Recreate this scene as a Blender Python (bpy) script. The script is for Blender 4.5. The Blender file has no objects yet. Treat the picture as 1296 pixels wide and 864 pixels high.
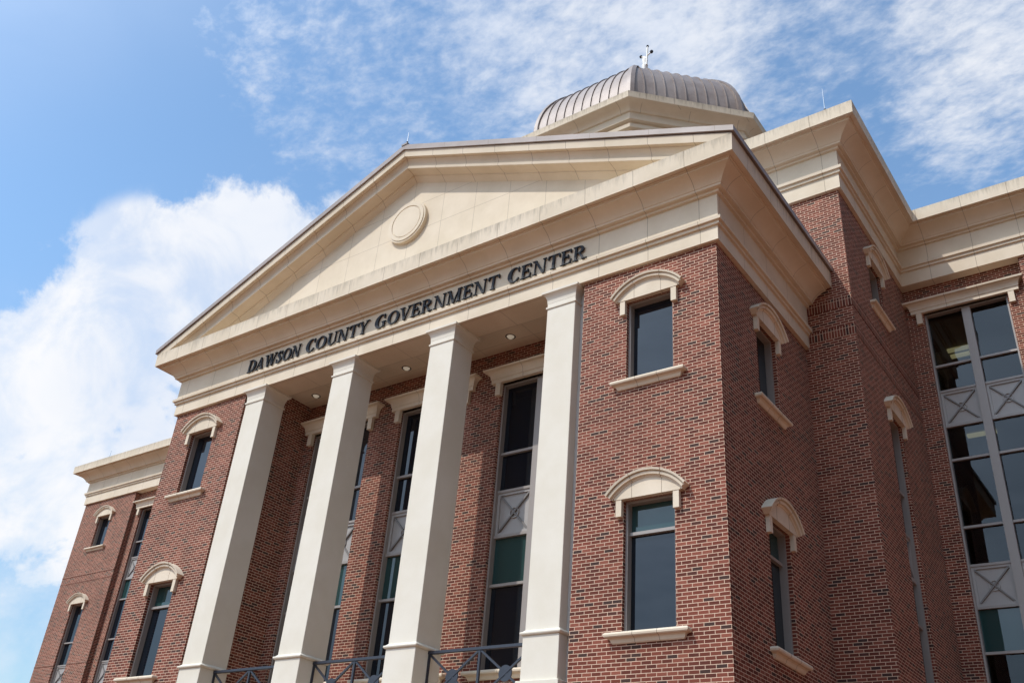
import bpy, bmesh, math, random
from mathutils import Vector, Matrix
random.seed(7)
scene = bpy.context.scene
S = 0.90            # metres per drawing unit
ZG = 1.6            # camera height above the ground (drawing z = 0 is the camera's eye)

def W3(x, y, z):
    return Vector((x*S, y*S, z*S + ZG))

# ------------------------------------------------------------------ camera
cx, cy = 17.304, -16.547
yaw, pit, rol, fpx = 0.667, 0.532, 0.088, 1199.6
cam_data = bpy.data.cameras.new('camera')
cam = bpy.data.objects.new('camera', cam_data)
scene.collection.objects.link(cam)
fw = Vector((-math.sin(yaw)*math.cos(pit), math.cos(yaw)*math.cos(pit), math.sin(pit)))
rt = Vector((math.cos(yaw), math.sin(yaw), 0))
up = rt.cross(fw)
r2 = rt*math.cos(rol) + up*math.sin(rol)
u2 = -rt*math.sin(rol) + up*math.cos(rol)
M = Matrix((r2, u2, -fw)).transposed().to_4x4()
M.translation = W3(cx, cy, 0)
cam.matrix_world = M
cam_data.sensor_fit = 'HORIZONTAL'
cam_data.sensor_width = 36.0
cam_data.lens = 36.0*fpx/1296.0
cam_data.clip_start = 0.1
cam_data.clip_end = 3000
scene.camera = cam

# ------------------------------------------------------------------ sun and sky
SUN_DIR = Vector((0.50, 1.0, -1.42)).normalized()
elev = math.asin(-SUN_DIR.z)
azim = math.atan2(-SUN_DIR.x, -SUN_DIR.y)
sun_data = bpy.data.lights.new('sun', 'SUN')
sun_data.energy = 2.12
sun_data.angle = math.radians(0.5)
sun_data.color = (1.0, 0.95, 0.88)
sun = bpy.data.objects.new('sun', sun_data)
sun.rotation_euler = SUN_DIR.to_track_quat('-Z', 'Y').to_euler()
scene.collection.objects.link(sun)

world = bpy.data.worlds.new('World')
scene.world = world
world.use_nodes = True
wn, wl = world.node_tree.nodes, world.node_tree.links
wn.clear()

def N(nodes, t, **kw):
    n = nodes.new(t)
    for k, v in kw.items():
        if k.startswith('i_'):
            key = k[2:]
            key = int(key) if key.isdigit() else key.replace('_', ' ')
            n.inputs[key].default_value = v
        else:
            setattr(n, k, v)
    return n

def pix_dir(u, v):
    d = fw*fpx + r2*(u-648) - u2*(v-432)
    return d.normalized()

SKY = 0.15
sky = N(wn, 'ShaderNodeTexSky', sky_type='NISHITA', sun_disc=False, sun_elevation=elev,
        sun_rotation=azim % (2*math.pi), air_density=1.0, dust_density=0.4, ozone_density=1.6, altitude=300)
geo = N(wn, 'ShaderNodeTexCoord')
def math_(op, a, b=None, clamp=False, nodes=wn, links=wl):
    n = nodes.new('ShaderNodeMath'); n.operation = op; n.use_clamp = clamp
    for i, q in enumerate((a, b)):
        if q is None: continue
        if isinstance(q, (int, float)): n.inputs[i].default_value = q
        else: links.new(q, n.inputs[i])
    return n.outputs[0]
def smooth(x, lo, hi, nodes=wn, links=wl):
    n = nodes.new('ShaderNodeMapRange'); n.interpolation_type = 'SMOOTHSTEP'
    n.inputs['From Min'].default_value = lo; n.inputs['From Max'].default_value = hi
    links.new(x, n.inputs['Value'])
    return n.outputs['Result']
D = geo.outputs['Generated']
def lobe(u, v, deg_in, deg_out):
    d = pix_dir(u, v)
    n = N(wn, 'ShaderNodeVectorMath', operation='DOT_PRODUCT')
    n.inputs[1].default_value = d
    wl.new(D, n.inputs[0])
    return smooth(n.outputs['Value'], math.cos(math.radians(deg_out)), math.cos(math.radians(deg_in)))
def noise(scale, detail, rough, vec, dist=0.0):
    n = N(wn, 'ShaderNodeTexNoise', i_Scale=scale, i_Detail=detail, i_Roughness=rough, i_Distortion=dist)
    wl.new(vec, n.inputs['Vector'])
    return n.outputs['Fac']
# cloud layer coordinates: the direction pierced through a flat layer above
sep = N(wn, 'ShaderNodeSeparateXYZ'); wl.new(D, sep.inputs[0])
zc = math_('MAXIMUM', sep.outputs['Z'], 0.04)
comb = N(wn, 'ShaderNodeCombineXYZ')
wl.new(math_('DIVIDE', sep.outputs['X'], zc), comb.inputs['X'])
wl.new(math_('DIVIDE', sep.outputs['Y'], zc), comb.inputs['Y'])
lay = comb.outputs[0]
# big cumulus bank low on the left
n1 = noise(7.5, 12.0, 0.64, D, 0.25)
bank = math_('MAXIMUM', lobe(90, 545, 1.0, 11.0), lobe(330, 330, 0.5, 6.8))
bank = math_('MAXIMUM', bank, lobe(225, 435, 1.0, 9.5))
bank = math_('MAXIMUM', bank, math_('MULTIPLY', lobe(430, 300, 0.5, 5.0), 0.8))
cum = smooth(math_('ADD', bank, math_('MULTIPLY', math_('SUBTRACT', n1, 0.5), 3.1)), 0.30, 0.66)
cum = math_('MULTIPLY', cum, smooth(bank, 0.0, 0.22))
n1b = noise(11.0, 8.0, 0.6, D, 0.4)
cum = math_('MULTIPLY', cum, math_('ADD', math_('MULTIPLY', smooth(n1b, 0.34, 0.60), 0.42), 0.58))
# thin haze below the bank
hz = math_('MULTIPLY', lobe(0, 800, 6.0, 20.0), smooth(n1, 0.30, 0.75))
hz = math_('MULTIPLY', hz, 0.6)
# altocumulus sheet over the dome and to the right
mp = N(wn, 'ShaderNodeMapping'); mp.inputs['Rotation'].default_value = (0, 0, math.radians(35)); mp.inputs['Scale'].default_value = (0.95, 1.35, 1.0)
wl.new(lay, mp.inputs['Vector'])
n2 = noise(18.0, 10.0, 0.62, mp.outputs[0], 0.2)
n3 = noise(4.5, 5.0, 0.55, lay, 0.3)
n2b = noise(55.0, 5.0, 0.6, mp.outputs[0], 0.3)
region = math_('MAXIMUM', lobe(770, 10, 3, 15), lobe(1310, 40, 2, 11))
region = math_('MAXIMUM', region, math_('MULTIPLY', lobe(960, 60, 2, 12), 0.6))
region = math_('MAXIMUM', region, math_('MULTIPLY', lobe(470, 0, 3, 13), 0.6))
region = math_('MAXIMUM', region, 0.03)
alto = math_('ADD', math_('MULTIPLY', n2, 0.55), math_('MULTIPLY', n3, 0.45))
alto = math_('ADD', alto, math_('MULTIPLY', math_('SUBTRACT', n2b, 0.5), 0.22))
alto = math_('ADD', alto, math_('MULTIPLY', region, 0.36))
alto = math_('MULTIPLY', smooth(alto, 0.58, 1.02), 0.84)
dsun = N(wn, 'ShaderNodeVectorMath', operation='DOT_PRODUCT'); dsun.inputs[1].default_value = -SUN_DIR
wl.new(D, dsun.inputs[0])
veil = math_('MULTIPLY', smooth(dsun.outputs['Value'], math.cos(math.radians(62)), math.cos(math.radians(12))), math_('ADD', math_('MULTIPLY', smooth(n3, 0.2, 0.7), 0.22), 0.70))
cl = math_('MAXIMUM', math_('MAXIMUM', math_('MAXIMUM', cum, alto), hz), veil, clamp=True)
# sky scaled down low; unseen right-hand front sky dimmed to darken the side walls
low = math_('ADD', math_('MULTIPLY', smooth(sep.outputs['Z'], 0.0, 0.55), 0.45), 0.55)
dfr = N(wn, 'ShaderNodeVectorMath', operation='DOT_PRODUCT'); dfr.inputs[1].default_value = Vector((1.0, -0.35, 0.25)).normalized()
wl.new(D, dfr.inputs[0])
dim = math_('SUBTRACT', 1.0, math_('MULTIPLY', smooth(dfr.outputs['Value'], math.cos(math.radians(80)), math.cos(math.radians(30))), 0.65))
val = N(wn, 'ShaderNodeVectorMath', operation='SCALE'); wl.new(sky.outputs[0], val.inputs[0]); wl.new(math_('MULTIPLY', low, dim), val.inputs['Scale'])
skm = N(wn, 'ShaderNodeMix', data_type='RGBA', blend_type='MULTIPLY'); skm.inputs['Factor'].default_value = 1.0
wl.new(val.outputs[0], skm.inputs['A']); skm.inputs['B'].default_value = (1.04, 1.15, 1.12, 1)
SKYTINT = skm.inputs['B']
mixc = N(wn, 'ShaderNodeMix', data_type='RGBA'); wl.new(cl, mixc.inputs['Factor'])
wl.new(skm.outputs['Result'], mixc.inputs['A'])
shade = noise(3.0, 5.0, 0.5, D, 0.5)
cr = N(wn, 'ShaderNodeMix', data_type='RGBA'); wl.new(smooth(shade, 0.3, 0.6), cr.inputs['Factor'])
CW = 0.95/1.516/SKY
cr.inputs['A'].default_value = (CW*0.82, CW*0.89, CW*1.02, 1); cr.inputs['B'].default_value = (CW*1.02, CW*1.03, CW*1.06, 1)
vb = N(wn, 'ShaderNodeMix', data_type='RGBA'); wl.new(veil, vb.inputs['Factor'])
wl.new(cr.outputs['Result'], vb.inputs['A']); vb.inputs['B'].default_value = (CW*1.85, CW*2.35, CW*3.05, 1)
wl.new(vb.outputs['Result'], mixc.inputs['B'])
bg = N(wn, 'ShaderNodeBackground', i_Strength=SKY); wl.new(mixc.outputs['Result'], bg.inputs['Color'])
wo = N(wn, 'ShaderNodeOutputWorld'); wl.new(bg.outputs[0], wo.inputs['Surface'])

scene.view_settings.view_transform = 'Standard'
scene.view_settings.look = 'None'
scene.view_settings.exposure = 0.6
scene.view_settings.gamma = 1.0
scene.view_settings.use_curve_mapping = False
scene.render.engine = 'CYCLES'
scene.cycles.max_bounces = 8
scene.cycles.diffuse_bounces = 4

# ------------------------------------------------------------------ materials
def new_mat(name):
    m = bpy.data.materials.new(name); m.use_nodes = True
    nt = m.node_tree; b = nt.nodes['Principled BSDF']
    return m, nt.nodes, nt.links, b
def mix(nodes, links, fac, a, b, blend='MIX'):
    n = nodes.new('ShaderNodeMix'); n.data_type = 'RGBA'; n.blend_type = blend
    for q, key in ((fac, 'Factor'), (a, 'A'), (b, 'B')):
        if isinstance(q, (int, float)): n.inputs[key].default_value = q
        elif isinstance(q, tuple): n.inputs[key].default_value = (*q, 1) if len(q) == 3 else q
        else: links.new(q, n.inputs[key])
    return n.outputs['Result']
def tex_noise(nodes, links, vec, scale, detail=4, rough=0.5):
    n = nodes.new('ShaderNodeTexNoise'); n.inputs['Scale'].default_value = scale
    n.inputs['Detail'].default_value = detail; n.inputs['Roughness'].default_value = rough
    links.new(vec, n.inputs['Vector']); return n.outputs['Fac']

def brick_mat(name, w=0.200, h=0.0695, swap=False, tint=1.0):
    m, nd, lk, b = new_mat(name)
    uv = nd.new('ShaderNodeUVMap'); uv.uv_map = 'UVMap'
    vec = uv.outputs[0]
    if swap:
        s = nd.new('ShaderNodeSeparateXYZ'); lk.new(vec, s.inputs[0])
        c = nd.new('ShaderNodeCombineXYZ'); lk.new(s.outputs['Y'], c.inputs['X']); lk.new(s.outputs['X'], c.inputs['Y'])
        vec = c.outputs[0]
    # a little waver so that courses are not ruler-straight
    wob = nd.new('ShaderNodeTexNoise'); wob.inputs['Scale'].default_value = 9.0; wob.inputs['Detail'].default_value = 2
    lk.new(vec, wob.inputs['Vector'])
    wadd = nd.new('ShaderNodeVectorMath'); wadd.operation = 'MULTIPLY_ADD'
    lk.new(wob.outputs['Color'], wadd.inputs[0]); wadd.inputs[1].default_value = (0.006, 0.006, 0); lk.new(vec, wadd.inputs[2])
    br = nd.new('ShaderNodeTexBrick')
    br.offset = 0.0 if swap else 0.5
    br.inputs['Scale'].default_value = 1.0
    br.inputs['Brick Width'].default_value = w; br.inputs['Row Height'].default_value = h
    br.inputs['Mortar Size'].default_value = 0.0062; br.inputs['Mortar Smooth'].default_value = 0.25
    br.inputs['Bias'].default_value = 0.0
    br.inputs['Color1'].default_value = (0, 0, 0, 1); br.inputs['Color2'].default_value = (1, 1, 1, 1)
    br.inputs['Mortar'].default_value = (0.5, 0.5, 0.5, 1)
    lk.new(wadd.outputs[0], br.inputs['Vector'])
    ramp = nd.new('ShaderNodeValToRGB'); cr = ramp.color_ramp
    pts = [(0.0, (0.032, 0.026, 0.023)), (0.062, (0.038, 0.029, 0.025)), (0.08, (0.088, 0.023, 0.015)), (0.30, (0.13, 0.032, 0.019)),
           (0.60, (0.178, 0.045, 0.027)), (0.85, (0.235, 0.066, 0.041)), (1.0, (0.30, 0.10, 0.064))]
    cr.elements[0].position = 0.0; cr.elements[0].color = (*pts[0][1], 1)
    cr.elements[1].position = 1.0; cr.elements[1].color = (*pts[-1][1], 1)
    for p, c in pts[1:-1]:
        e = cr.elements.new(p); e.color = (*c, 1)
    lk.new(br.outputs['Color'], ramp.inputs[0])
    big = tex_noise(nd, lk, vec, 0.35, 5, 0.6)
    fine = tex_noise(nd, lk, vec, 26, 4, 0.6)
    col = mix(nd, lk, math_('MULTIPLY', fine, 0.5, nodes=nd, links=lk), ramp.outputs[0], (0.12, 0.038, 0.026))
    mortar = mix(nd, lk, fine, (0.60, 0.415, 0.30), (0.72, 0.525, 0.39))
    col = mix(nd, lk, br.outputs['Fac'], col, mortar)
    v = nd.new('ShaderNodeMapRange'); lk.new(big, v.inputs['Value'])
    v.inputs['From Min'].default_value = 0.3; v.inputs['From Max'].default_value = 0.7
    v.inputs['To Min'].default_value = 0.84*tint; v.inputs['To Max'].default_value = 1.14*tint
    hsv = nd.new('ShaderNodeHueSaturation'); lk.new(v.outputs[0], hsv.inputs['Value']); lk.new(col, hsv.inputs['Color'])
    lk.new(hsv.outputs[0], b.inputs['Base Color'])
    b.inputs['Roughness'].default_value = 0.85
    b.inputs['Specular IOR Level'].default_value = 0.25
    bump = nd.new('ShaderNodeBump'); bump.inputs['Strength'].default_value = 0.55; bump.inputs['Distance'].default_value = 0.008
    hgt = math_('ADD', math_('MULTIPLY', br.outputs['Fac'], -1.0, nodes=nd, links=lk), math_('MULTIPLY', fine, 0.35, nodes=nd, links=lk), nodes=nd, links=lk)
    lk.new(hgt, bump.inputs['Height']); lk.new(bump.outputs[0], b.inputs['Normal'])
    return m

def stucco(name, col, su=0, ou=0.0, sv=0, ov=0.0, width=0.012, stain=None, rough=0.8, var=0.035):
    """painted stucco; su/sv = joint spacing in metres along u / v (0: none); stain = top height (m) of a rain-streaked band"""
    m, nd, lk, b = new_mat(name)
    uv = nd.new('ShaderNodeUVMap'); uv.uv_map = 'UVMap'
    geo = nd.new('ShaderNodeNewGeometry')
    vec = geo.outputs['Position']
    big = tex_noise(nd, lk, vec, 0.9, 6, 0.62)
    fine = tex_noise(nd, lk, vec, 45, 3, 0.6)
    dark = tuple(c*(1-var*2.2)*k for c, k in zip(col, (0.99, 0.975, 0.94)))
    light = tuple(min(1, c*(1+var)) for c in col)
    c = mix(nd, lk, smooth(big, 0.3, 0.72, nd, lk), dark, light)
    c = mix(nd, lk, math_('MULTIPLY', fine, 0.08, nodes=nd, links=lk), c, (0.2, 0.16, 0.12))
    sp = nd.new('ShaderNodeSeparateXYZ'); lk.new(uv.outputs[0], sp.inputs[0])
    line = None
    for sock, s, o in ((sp.outputs['X'], su, ou), (sp.outputs['Y'], sv, ov)):
        if not s: continue
        f = math_('FRACT', math_('ADD', math_('DIVIDE', math_('SUBTRACT', sock, o, nodes=nd, links=lk), s, nodes=nd, links=lk), 0.5, nodes=nd, links=lk), nodes=nd, links=lk)
        dd = math_('MULTIPLY', math_('ABSOLUTE', math_('SUBTRACT', f, 0.5, nodes=nd, links=lk), nodes=nd, links=lk), s, nodes=nd, links=lk)
        l = math_('LESS_THAN', dd, width*0.5, nodes=nd, links=lk)
        line = l if line is None else math_('MAXIMUM', line, l, nodes=nd, links=lk)
    if stain is not None:
        mp = nd.new('ShaderNodeMapping'); mp.inputs['Scale'].default_value = (7.0, 0.9, 1); lk.new(uv.outputs[0], mp.inputs['Vector'])
        st = tex_noise(nd, lk, mp.outputs[0], 1.6, 6, 0.7)
        patch = tex_noise(nd, lk, uv.outputs[0], 0.55, 3, 0.5)
        top = nd.new('ShaderNodeMapRange'); lk.new(sp.outputs['Y'], top.inputs['Value'])
        top.inputs['From Min'].default_value = stain-0.42; top.inputs['From Max'].default_value = stain
        sfac = math_('ADD', math_('MULTIPLY', st, 0.75, nodes=nd, links=lk), math_('MULTIPLY', top.outputs[0], 0.22, nodes=nd, links=lk), nodes=nd, links=lk)
        sfac = math_('ADD', sfac, math_('MULTIPLY', patch, 0.35, nodes=nd, links=lk), nodes=nd, links=lk)
        c = mix(nd, lk, math_('MULTIPLY', smooth(sfac, 0.60, 0.95, nd, lk), 0.6, nodes=nd, links=lk), c, (0.23, 0.20, 0.155))
    if line is not None:
        c = mix(nd, lk, math_('MULTIPLY', line, 0.58, nodes=nd, links=lk), c, (0.17, 0.12, 0.085))
    lk.new(c, b.inputs['Base Color'])
    b.inputs['Roughness'].default_value = rough
    b.inputs['Specular IOR Level'].default_value = 0.2
    bump = nd.new('ShaderNodeBump'); bump.inputs['Strength'].default_value = 0.25; bump.inputs['Distance'].default_value = 0.004
    h = fine
    if line is not None: h = math_('SUBTRACT', fine, math_('MULTIPLY', line, 2.0, nodes=nd, links=lk), nodes=nd, links=lk)
    lk.new(h, bump.inputs['Height']); lk.new(bump.outputs[0], b.inputs['Normal'])
    return m

def plain(name, col, rough=0.5, metal=0.0, ior=1.5, var=0.1, scale=6.0, spec=0.5):
    m, nd, lk, b = new_mat(name)
    geo = nd.new('ShaderNodeNewGeometry')
    f = tex_noise(nd, lk, geo.outputs['Position'], scale, 5, 0.6)
    c = mix(nd, lk, f, tuple(x*(1-var) for x in col), tuple(x*(1+var) for x in col))
    lk.new(c, b.inputs['Base Color'])
    b.inputs['Roughness'].default_value = rough; b.inputs['Metallic'].default_value = metal
    b.inputs['IOR'].default_value = ior; b.inputs['Specular IOR Level'].default_value = spec
    return m

def glass(name, col, ior=1.54, see=0.0):
    m, nd, lk, b = new_mat(name)
    geo = nd.new('ShaderNodeNewGeometry')
    f = tex_noise(nd, lk, geo.outputs['Position'], 1.3, 2, 0.4)
    b.inputs['Base Color'].default_value = (*col, 1)
    b.inputs['Roughness'].default_value = 0.015
    b.inputs['IOR'].default_value = ior
    bump = nd.new('ShaderNodeBump'); bump.inputs['Strength'].default_value = 0.02; bump.inputs['Distance'].default_value = 0.02
    lk.new(f, bump.inputs['Height']); lk.new(bump.outputs[0], b.inputs['Normal'])
    if see:
        t = nd.new('ShaderNodeBsdfTransparent'); t.inputs[0].default_value = (0.8*see, 0.9*see, 0.92*see, 1)
        g = nd.new('ShaderNodeBsdfGlossy'); g.inputs['Roughness'].default_value = 0.01
        lk.new(bump.outputs[0], g.inputs['Normal'])
        fr = nd.new('ShaderNodeFresnel'); fr.inputs['IOR'].default_value = ior
        ms = nd.new('ShaderNodeMixShader'); lk.new(fr.outputs[0], ms.inputs[0]); lk.new(t.outputs[0], ms.inputs[1]); lk.new(g.outputs[0], ms.inputs[2])
        lk.new(ms.outputs[0], nd['Material Output'].inputs['Surface'])
    return m

CREAM = (0.715, 0.618, 0.485)
SP = 1.38*S
MAT = {}
MAT['brick'] = brick_mat('red brick')
MAT['soldier'] = brick_mat('soldier brick', w=0.30*S, h=0.0695, swap=True, tint=0.95)
MAT['cream'] = stucco('cream stucco', CREAM)
MAT['cream_j'] = stucco('cream stucco panels', CREAM, su=SP, width=0.014)
MAT['cream_st'] = stucco('cream stucco weathered low', CREAM, su=SP, width=0.014, stain=15.692*S+ZG)
MAT['cream_st2'] = stucco('cream stucco weathered high', CREAM, su=SP, width=0.016, stain=20.73*S+ZG)
MAT['cream_st3'] = stucco('cream stucco weathered dome', CREAM, su=1.1, width=0.016, stain=29.35*S+ZG)
MAT['tymp'] = stucco('cream stucco tympanum', CREAM, su=1.28*S, sv=1.04*S, ov=17.39*S+ZG, width=0.010)
MAT['soffit'] = stucco('soffit stucco', CREAM, su=1.9*S, sv=0.78*S, ov=0.0, width=0.012)
MAT['column'] = stucco('column paint', (0.735, 0.69, 0.60), var=0.02)
MAT['frame'] = plain('window frame metal', (0.31, 0.275, 0.25), rough=0.42, metal=0.1, var=0.06)
MAT['panel'] = plain('spandrel metal', (0.36, 0.335, 0.315), rough=0.5, metal=0.1, var=0.08)
MAT['bar'] = plain('spandrel bars', (0.19, 0.175, 0.165), rough=0.5, metal=0.1)
MAT['glass'] = glass('dark window glass', (0.005, 0.008, 0.013))
MAT['glass_see'] = glass('clear tinted glass', (0.01, 0.01, 0.01), see=0.42)
MAT['teal'] = glass('teal window glass', (0.018, 0.050, 0.048), ior=1.6)
MAT['letter'] = plain('letter paint', (0.024, 0.027, 0.034), spec=0.25, rough=0.6, var=0.25, scale=14)
MAT['rail'] = plain('railing paint', (0.022, 0.027, 0.042), rough=0.45, var=0.3, scale=12)
MAT['roof'] = plain('roof metal', (0.17, 0.145, 0.135), rough=0.5, metal=0.3, var=0.15, scale=2)
MAT['dark'] = plain('dark interior', (0.05, 0.05, 0.05), rough=0.9)
MAT['room'] = plain('room paint', (0.24, 0.23, 0.21), rough=0.9)
MAT['steel'] = plain('bright metal', (0.6, 0.6, 0.6), rough=0.25, metal=1.0)
MAT['white'] = plain('white paint', (0.78, 0.77, 0.74), rough=0.5)
MAT['trim'] = plain('light grey trim', (0.52, 0.51, 0.48), rough=0.6)

def copper():
    m, nd, lk, b = new_mat('weathered copper')
    geo = nd.new('ShaderNodeNewGeometry'); tc = geo.outputs['Position']
    f = tex_noise(nd, lk, tc, 0.8, 6, 0.65)
    f2 = tex_noise(nd, lk, tc, 7, 4, 0.6)
    c = mix(nd, lk, smooth(f, 0.35, 0.65, nd, lk), (0.225, 0.175, 0.15), (0.31, 0.26, 0.235))
    c = mix(nd, lk, math_('MULTIPLY', f2, 0.35, nodes=nd, links=lk), c, (0.23, 0.19, 0.17))
    lk.new(c, b.inputs['Base Color'])
    b.inputs['Metallic'].default_value = 0.1; b.inputs['Roughness'].default_value = 0.5; b.inputs['Specular IOR Level'].default_value = 0.55
    bump = nd.new('ShaderNodeBump'); bump.inputs['Strength'].default_value = 0.15; bump.inputs['Distance'].default_value = 0.03
    lk.new(f2, bump.inputs['Height']); lk.new(bump.outputs[0], b.inputs['Normal'])
    return m
MAT['copper'] = copper()
MAT['seam'] = plain('copper seam', (0.13, 0.10, 0.095), rough=0.5, metal=0.5)

def paving():
    m, nd, lk, b = new_mat('brick paving')
    geo = nd.new('ShaderNodeNewGeometry'); tc = geo.outputs['Position']
    f = tex_noise(nd, lk, tc, 0.4, 8, 0.6)
    c = mix(nd, lk, f, (0.155, 0.064, 0.030), (0.225, 0.098, 0.048))
    lk.new(c, b.inputs['Base Color']); b.inputs['Roughness'].default_value = 0.9
    return m
MAT['paving'] = paving()

def emit(name, col, st):
    m, nd, lk, b = new_mat(name)
    b.inputs['Base Color'].default_value = (0.8, 0.8, 0.75, 1)
    b.inputs['Emission Color'].default_value = (*col, 1); b.inputs['Emission Strength'].default_value = st
    return m
MAT['bulb'] = emit('lamp reflector', (1.0, 0.85, 0.65), 0.16); MAT['bulb'].node_tree.nodes['Principled BSDF'].inputs['Base Color'].default_value = (0.3, 0.28, 0.25, 1)
MAT['joint'] = plain('sealant joint', (0.27, 0.20, 0.145), rough=0.9)
MAT['tube'] = emit('lit lamp diffuser', (1.0, 0.74, 0.36), 0.75)

# ------------------------------------------------------------------ mesh builder
class Frame:
    """local axes on a wall: a to the right along the wall, b out of the wall, z up"""
    def __init__(self, ox=0, oy=0, R=(1, 0), Nn=(0, -1)):
        self.o = (ox, oy); self.R = R; self.N = Nn
    def __call__(self, a, b, z):
        return (self.o[0]+self.R[0]*a+self.N[0]*b, self.o[1]+self.R[1]*a+self.N[1]*b, z)
WORLD = lambda x, y, z: (x, y, z)
def front(cx, y): return Frame(cx, y, (1, 0), (0, -1))
def rightside(x, cy): return Frame(x, cy, (0, 1), (1, 0))
def leftside(x, cy): return Frame(x, cy, (0, -1), (-1, 0))

class MB:
    def __init__(self, T=WORLD):
        self.v = []; self.f = []; self.m = []; self.T = T; self.mats = []; self.smooth = []
    def mi(self, mat):
        if mat not in self.mats: self.mats.append(mat)
        return self.mats.index(mat)
    def face(self, pts, mat, sm=False):
        n = len(self.v)
        for p in pts: self.v.append(self.T(*p))
        self.f.append(tuple(range(n, n+len(pts)))); self.m.append(self.mi(mat)); self.smooth.append(sm)
    def faces(self, verts, faces, mat, sm=False):
        n = len(self.v)
        for p in verts: self.v.append(self.T(*p))
        for f in faces:
            self.f.append(tuple(n+i for i in f)); self.m.append(self.mi(mat)); self.smooth.append(sm)
    def box(self, a0, a1, b0, b1, z0, z1, mat):
        V = [(a, b, z) for z in (z0, z1) for b in (b0, b1) for a in (a0, a1)]
        F = [(0, 1, 3, 2), (4, 6, 7, 5), (0, 4, 5, 1), (2, 3, 7, 6), (0, 2, 6, 4), (1, 5, 7, 3)]
        self.faces(V, F, mat)
    def bar(self, p, q, w, b0, b1, mat):
        """flat bar in the (a,z) plane from p to q"""
        d = Vector((q[0]-p[0], q[1]-p[1])); L = d.length; d /= L; n = Vector((-d.y, d.x))*w/2
        pts = [(p[0]+n.x, p[1]+n.y), (p[0]-n.x, p[1]-n.y), (q[0]-n.x, q[1]-n.y), (q[0]+n.x, q[1]+n.y)]
        self.prism(pts, b0, b1, mat)
    def prism(self, poly, b0, b1, mat, sm=False):
        """poly in (a,z), extruded from b0 to b1"""
        n = len(poly)
        V = [(a, b0, z) for a, z in poly] + [(a, b1, z) for a, z in poly]
        F = [tuple(range(n)), tuple(range(2*n-1, n-1, -1))]
        self.faces(V, F, mat)
        self.faces(V, [(i, (i+1) % n, n+(i+1) % n, n+i) for i in range(n)], mat, sm)
    def sweep(self, prof, path, mats, closed=False, caps=True, sm=True):
        """prof: closed list of (t, z); path: list of (x, y); t is measured outwards (to the right of travel)"""
        n = len(path); np_ = len(prof)
        dirs = []
        segs = n if closed else n-1
        for i in range(segs):
            d = Vector((path[(i+1) % n][0]-path[i][0], path[(i+1) % n][1]-path[i][1])).normalized()
            dirs.append(Vector((d.y, -d.x)))
        V = []
        for i, p in enumerate(path):
            if closed: a, b = dirs[i-1], dirs[i]
            else: a, b = dirs[max(i-1, 0)], dirs[min(i, segs-1)]
            m = a+b
            m = m/(m.dot(a)) if m.length > 1e-6 else a
            for t, z in prof: V.append((p[0]+m.x*t, p[1]+m.y*t, z))
        for k in range(np_):
            mat = mats[k] if isinstance(mats, (list, tuple)) else mats
            F = []
            for i in range(segs):
                j = (i+1) % n
                F.append((i*np_+k, j*np_+k, j*np_+(k+1) % np_, i*np_+(k+1) % np_))
            self.faces(V, F, mat, sm)
        if caps and not closed:
            mat = mats[0] if isinstance(mats, (list, tuple)) else mats
            self.faces(V, [tuple(range(np_)), tuple(range((n-1)*np_, n*np_))], mat)
    def tube(self, p, q, r0, r1, mat, seg=10, caps=True):
        P, Q = Vector(p), Vector(q); d = (Q-P).normalized()
        u = d.orthogonal().normalized(); w = d.cross(u)
        V = []
        for c, r in ((P, r0), (Q, r1)):
            for i in range(seg):
                a = 2*math.pi*i/seg; V.append(tuple(c+(u*math.cos(a)+w*math.sin(a))*r))
        self.faces(V, [(i, (i+1) % seg, seg+(i+1) % seg, seg+i) for i in range(seg)], mat, True)
        if caps: self.faces(V, [tuple(range(seg)), tuple(range(seg, 2*seg))], mat)
    def lathe(self, c, prof, mat, seg=20):
        V = []; n = len(prof)
        for i in range(seg):
            a = 2*math.pi*i/seg
            for r, z in prof: V.append((c[0]+r*math.cos(a), c[1]+r*math.sin(a), z))
        F = [(i*n+k, ((i+1) % seg)*n+k, ((i+1) % seg)*n+k+1, i*n+k+1) for i in range(seg) for k in range(n-1)]
        self.faces(V, F, mat, True)
    def disc(self, ca, cz, r, b0, b1, mat, seg=40, r_in=0):
        if not r_in:
            self.prism([(ca+r*math.cos(2*math.pi*i/seg), cz+r*math.sin(2*math.pi*i/seg)) for i in range(seg)], b0, b1, mat, True)
        else:
            V = []
            for i in range(seg):
                a = 2*math.pi*i/seg
                for rr, b in ((r, b0), (r, b1), (r_in, b1), (r_in, b0)): V.append((ca+rr*math.cos(a), b, cz+rr*math.sin(a)))
            F = [(4*i+k, 4*((i+1) % seg)+k, 4*((i+1) % seg)+(k+1) % 4, 4*i+(k+1) % 4) for i in range(seg) for k in range(4)]
            self.faces(V, F, mat, True)
    def build(self, name, parent=None, bevel=0.0, recalc=True, merge=True, sharp=20, clip=None, uvx=False):
        me = bpy.data.meshes.new(name)
        me.from_pydata([W3(*p) for p in self.v], [], self.f)
        for mname in self.mats: me.materials.append(MAT[mname])
        me.polygons.foreach_set('material_index', self.m)
        me.polygons.foreach_set('use_smooth', self.smooth)
        bm = bmesh.new(); bm.from_mesh(me)
        if merge: bmesh.ops.remove_doubles(bm, verts=bm.verts, dist=0.0002)
        if clip:
            co, no = clip
            bmesh.ops.bisect_plane(bm, geom=bm.verts[:]+bm.edges[:]+bm.faces[:], plane_co=W3(*co), plane_no=no, clear_inner=True)
        if recalc: bmesh.ops.recalc_face_normals(bm, faces=bm.faces)
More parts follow.
